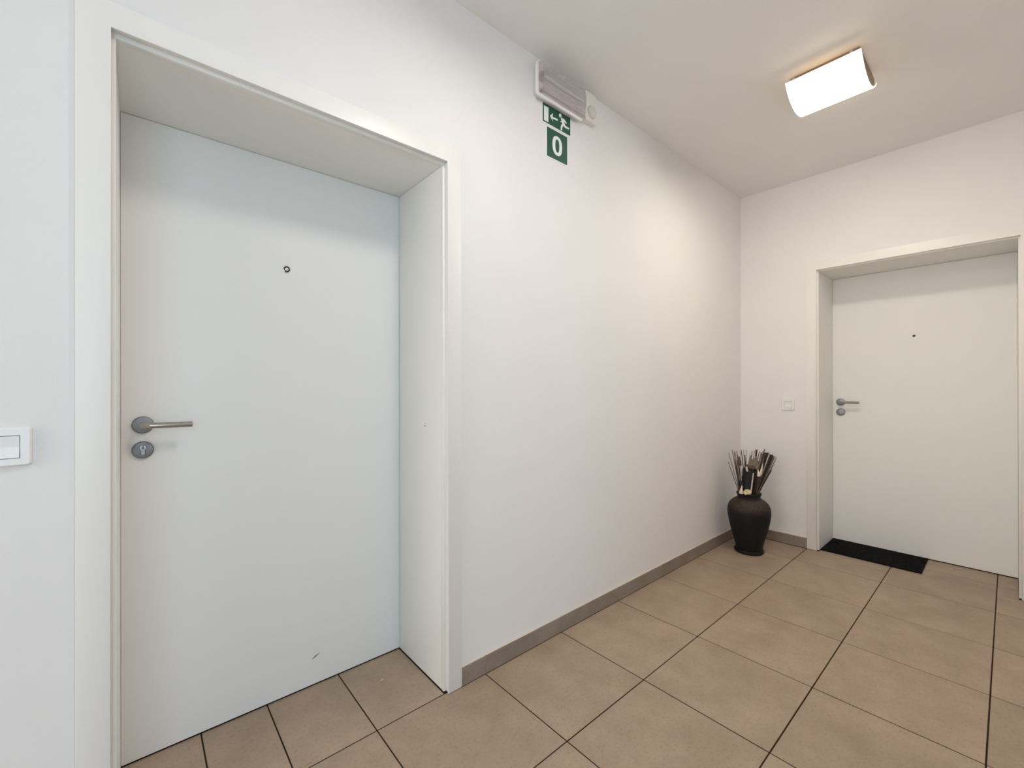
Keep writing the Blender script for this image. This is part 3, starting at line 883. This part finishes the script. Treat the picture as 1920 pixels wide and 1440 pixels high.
def at_levels(pts, rad):
    out = []
    for z in LV:
        hit = None
        for a, b, ra, rb in zip(pts, pts[1:], rad, rad[1:]):
            if a.z <= z <= b.z:
                f = (z - a.z) / max(b.z - a.z, 1e-6)
                hit = (a.lerp(b, f), ra + (rb - ra) * f)
                break
        out.append(hit)
    return out
def cp(x, y, t):
    s, z = px(CX0 + x / CSC, CY0 + y / CSC, t)
    return V(s, t, z)
# the bigger things that stand in the vase, so that the sticks keep clear of them
TAKEN = [at_levels(p, r) for p, r in (
    ([cp(455, 1290, -.012), cp(500, 640, -.012)], [.033, .038]), ([cp(640, 1290, 0), cp(655, 745, 0)], [.014, .016]),
    ([cp(700, 1240, -.022), cp(730, 780, -.022)], [.010, .014]), ([cp(335, 1150, -.02), cp(285, 640, -.02), cp(275, 556, -.02), cp(272, 335, -.02)], [.003, .003, .017, .010]),
    ([cp(330, 1110, -.04), cp(320, 930, -.04)], [.021, .021]), ([cp(560, 1240, -.046), cp(622, 745, -.046)], [.006, .006]),
    ([cp(790, 800, -.058), cp(860, 508, -.058)], [.012, .004]), ([cp(765, 830, -.066), cp(728, 640, -.066)], [.014, .004]),
    ([cp(318, 1262, -.060), cp(340, 1045, -.060)], [.017, .004]), ([cp(478, 1320, -.050), cp(478, 1120, -.050)], [.028, .028]))]
_ord = sorted(range(len(STICKS)), key=lambda k: STICKS[k][0])
_n = len(STICKS)
_jobs = []
for rank, k_ in enumerate(_ord):
    _jobs.append((STICKS[k_], 255 + 510 * rank / (_n - 1)))
_jobs.sort(key=lambda q: -q[0][3])
for (cxp, cyp, nx0, r, mm), even in _jobs:
    thin = r < .006
    rad = [r * .8, r, r * .95, r * .7] if thin else [r * .40, r * .46, r * .8, r]
    best = None
    for mixf in (.35, .6, .85):
        nx = (1 - mixf) * nx0 + mixf * even
        for q in range(23):
            t = -.052 + .106 * q / 22
            s0, z0 = px(CX0 + nx / CSC, CY0 + 1230 / CSC, t)
            if t < -.004 and (r >= .006 or 330 < cxp < 800):
                continue
            lim = math.sqrt(max((.0655 - rad[1]) ** 2 - t * t, 1e-6))
            s0 = max(-lim, min(lim, s0))
            s1, z1 = px(CX0 + cxp / CSC, CY0 + cyp / CSC, t * 1.6)
            p0, p1 = V(s0, t, .415), V(s1, t * 1.6, z1)
            pts = [Vector((p0.x, p0.y, .345)), p0, p0 + (p1 - p0) * .55, p1]
            lv = at_levels(pts, rad)
            gap = min([9.] + [(a[0] - b[0]).xy.length - a[1] - b[1] for o_ in TAKEN for a, b in zip(lv, o_) if a and b])
            gap = min(gap, .004) - .0006 * mixf
            if best is None or gap > best[0]:
                best = (gap, pts, lv)
    gap, pts, lv = best
    TAKEN.append(lv)
    pb = pts[0]
    side = 'leaning out toward the left wall' if cxp < 260 else ('leaning out toward the farther door' if cxp > 800 else 'standing upright')
    thick = 'thick' if r >= .006 else 'thin'
    o = obj('dried_stick', tube(bmesh.new(), pts, rad, n=7), M[mm], None, tuple(pb), smooth=True,
            label='%s %s dried stick %s in the dark vase' % (thick, names[mm], side), category='stick',
            group='%s %s sticks %s' % (thick, names[mm], side))

def blob(nm, profile, base, top, mat, label, cat, n=20, group=None, **k):
    """lathe along the line base -> top; profile (r, fraction)"""
    b, t_ = Vector(base), Vector(top)
    ax = (t_ - b)
    bm = lathe(bmesh.new(), [(r, f * ax.length) for r, f in profile], (0, 0, 0), 'z', n)
    mtx = Matrix.Translation(b) @ ax.to_track_quat('Z', 'Y').to_matrix().to_4x4()
    bmesh.ops.transform(bm, matrix=mtx, verts=bm.verts)
    props = dict(label=label, category=cat)
    if group: props['group'] = group
    return obj(nm, bm, mat, None, tuple(b), smooth=True, **props, **k)
# dark stalk bundle in the middle with a brown fibrous top
pb, pt = cp(455, 1290, -.012), cp(500, 640, -.012)
pod = blob('dark_stalk', [(.030, 0), (.034, .2), (.036, .6), (.0375, .93), (.035, 1.0)], pb, pt, M['pod_navy'],
           'thick blue black hollow stalk in the middle of the vase', 'stalk')
pl = bmesh.new()
lathe(pl, [(.026, .0), (.032, .010), (.030, .022), (.016, .030)], (0, 0, 0), 'z', 18)
bmesh.ops.translate(pl, verts=pl.verts, vec=cp(540, 650, -.012))
for v in pl.verts:
    v.co += Vector((rnd.uniform(-.004, .004), rnd.uniform(-.004, .004), rnd.uniform(-.004, .004)))
obj('fibre_tuft', pl, M['pod_brown'], pod, tuple(pb), smooth=True, label='brown fibrous tuft on top')
# second dark stalk
blob('dark_stalk', [(.013, 0), (.015, .5), (.0155, .95), (.012, 1.0)], cp(640, 1290, .0), cp(655, 745, .0), M['pod_navy'],
     'slim blue black stalk just under the upper spiral shell', 'stalk')
blob('brown_stalk', [(.009, 0), (.010, .4), (.013, .8), (.011, 1.0)], cp(700, 1240, -.022), cp(730, 780, -.022), M['pod_brown'],
     'rough brown stalk carrying the upper spiral shell', 'stalk')
# bell shaped seed pod on its stem
bp_ = blob('seed_pod', [(.0150, 0), (.0165, .03), (.0155, .12), (.0130, .30), (.0150, .42), (.0118, .58), (.006, .82), (.0025, 1.0)], cp(275, 556, -.02), cp(272, 335, -.02), M['pod_brown'],
           'brown bell shaped seed pod at the top left of the vase arrangement', 'seed pod')
sb = tube(bmesh.new(), [cp(335, 1150, -.02), cp(285, 640, -.02), cp(275, 560, -.02)], [.0026, .0026, .0024], n=7)
obj('pod_stem', sb, M['stick_dark'], bp_, tuple(cp(275, 556, -.02)), smooth=True)
# pale peeled stick and pale reed strips
blob('pale_stick', [(.0048, 0), (.0050, .5), (.0042, 1.0)], cp(560, 1240, -.046), cp(622, 745, -.046), M['stick_pale'], 'pale peeled stick in front of the dark stalks', 'stick', n=10)
def leaf(nm, pts, t, mat, label, cat, group=None):
    w = [cp(x, y, t) for x, y in pts]
    bm = prism(bmesh.new(), w, RT * .0016)
    props = dict(label=label, category=cat)
    if group: props['group'] = group
    return obj(nm, bm, mat, None, tuple(w[0]), **props)
leaf('reed_strip', [(252, 1180), (205, 560), (222, 560), (290, 920), (318, 960), (330, 1190)], .012, M['stick_light'], 'pale split reed strip under the bell shaped pod', 'reed')
leaf('dried_leaf', [(480, 600), (500, 480), (545, 335), (600, 400), (640, 600)], -.026, M['leaf_grey'], 'grey pointed dried leaf behind the brown fibrous tuft', 'leaf')
leaf('dried_leaf', [(600, 640), (625, 420), (680, 330), (740, 420), (750, 640)], -.031, M['leaf_grey'], 'grey pointed dried leaf in the centre above the slim stalk', 'leaf')
leaf('dried_leaf', [(740, 650), (770, 380), (850, 260), (880, 420), (830, 660)], -.029, M['leaf_grey'], 'grey pointed dried leaf next to the upper spiral shell', 'leaf')
leaf('husk_strip', [(430, 600), (470, 575), (497, 700), (470, 715), (445, 680)], -.056, M['stick_pale'], 'small pale curled husk at the top of the dark stalk', 'husk')
blob('seed_pod', [(.012, 0), (.020, .35), (.018, .7), (.006, 1.0)], cp(330, 1110, -.040), cp(320, 930, -.040), M['pod_navy'], 'small dark round seed pod above the cream shells', 'seed pod', n=16)
# shells: spiral cones with whorls
def spiral(label, base, top, r):
    prof = [(r * .25, 0)]
    for k in range(7):
        f0, f1 = .06 + .9 * k / 7, .06 + .9 * (k + 1) / 7
        rr_ = r * (1 - f0)
        prof += [(rr_ * .90, f0), (rr_ * 1.05, f0 + (f1 - f0) * .4), (rr_ * .92, f1 - .01)]
    prof += [(.0008, 1.0)]
    return blob('spiral_shell', prof, base, top, M['shell'], label, 'shell', n=18)
spiral('cream spiral shell pointing up out of the dried sticks', cp(790, 800, -.058), cp(860, 508, -.058), .0108)
spiral('small cream spiral shell low on the rough brown stalk', cp(765, 830, -.066), cp(728, 640, -.066), .0128)
spiral('cream cone shell resting on the rim of the dark vase', cp(318, 1262, -.060), cp(340, 1045, -.060), .0155)
sh = bmesh.new()
bmesh.ops.create_uvsphere(sh, u_segments=28, v_segments=14, radius=1.0)
ctr = cp(478, 1222, -.050)
for v in sh.verts:
    a = math.atan2(v.co.y, v.co.x)
    k = 1 + .035 * math.cos(a * 14)
    p = RS * (v.co.x * .028 * k) + Vector((0, 0, 1)) * (v.co.y * .0215 * k) + RT * (v.co.z * .009)
    v.co = p + RT * (v.co.y * .006)
bmesh.ops.translate(sh, verts=sh.verts, vec=ctr)
obj('clam_shell', sh, M['shell_olive'], None, tuple(ctr), smooth=True, label='round olive cream shell resting inside the vase rim', category='shell')
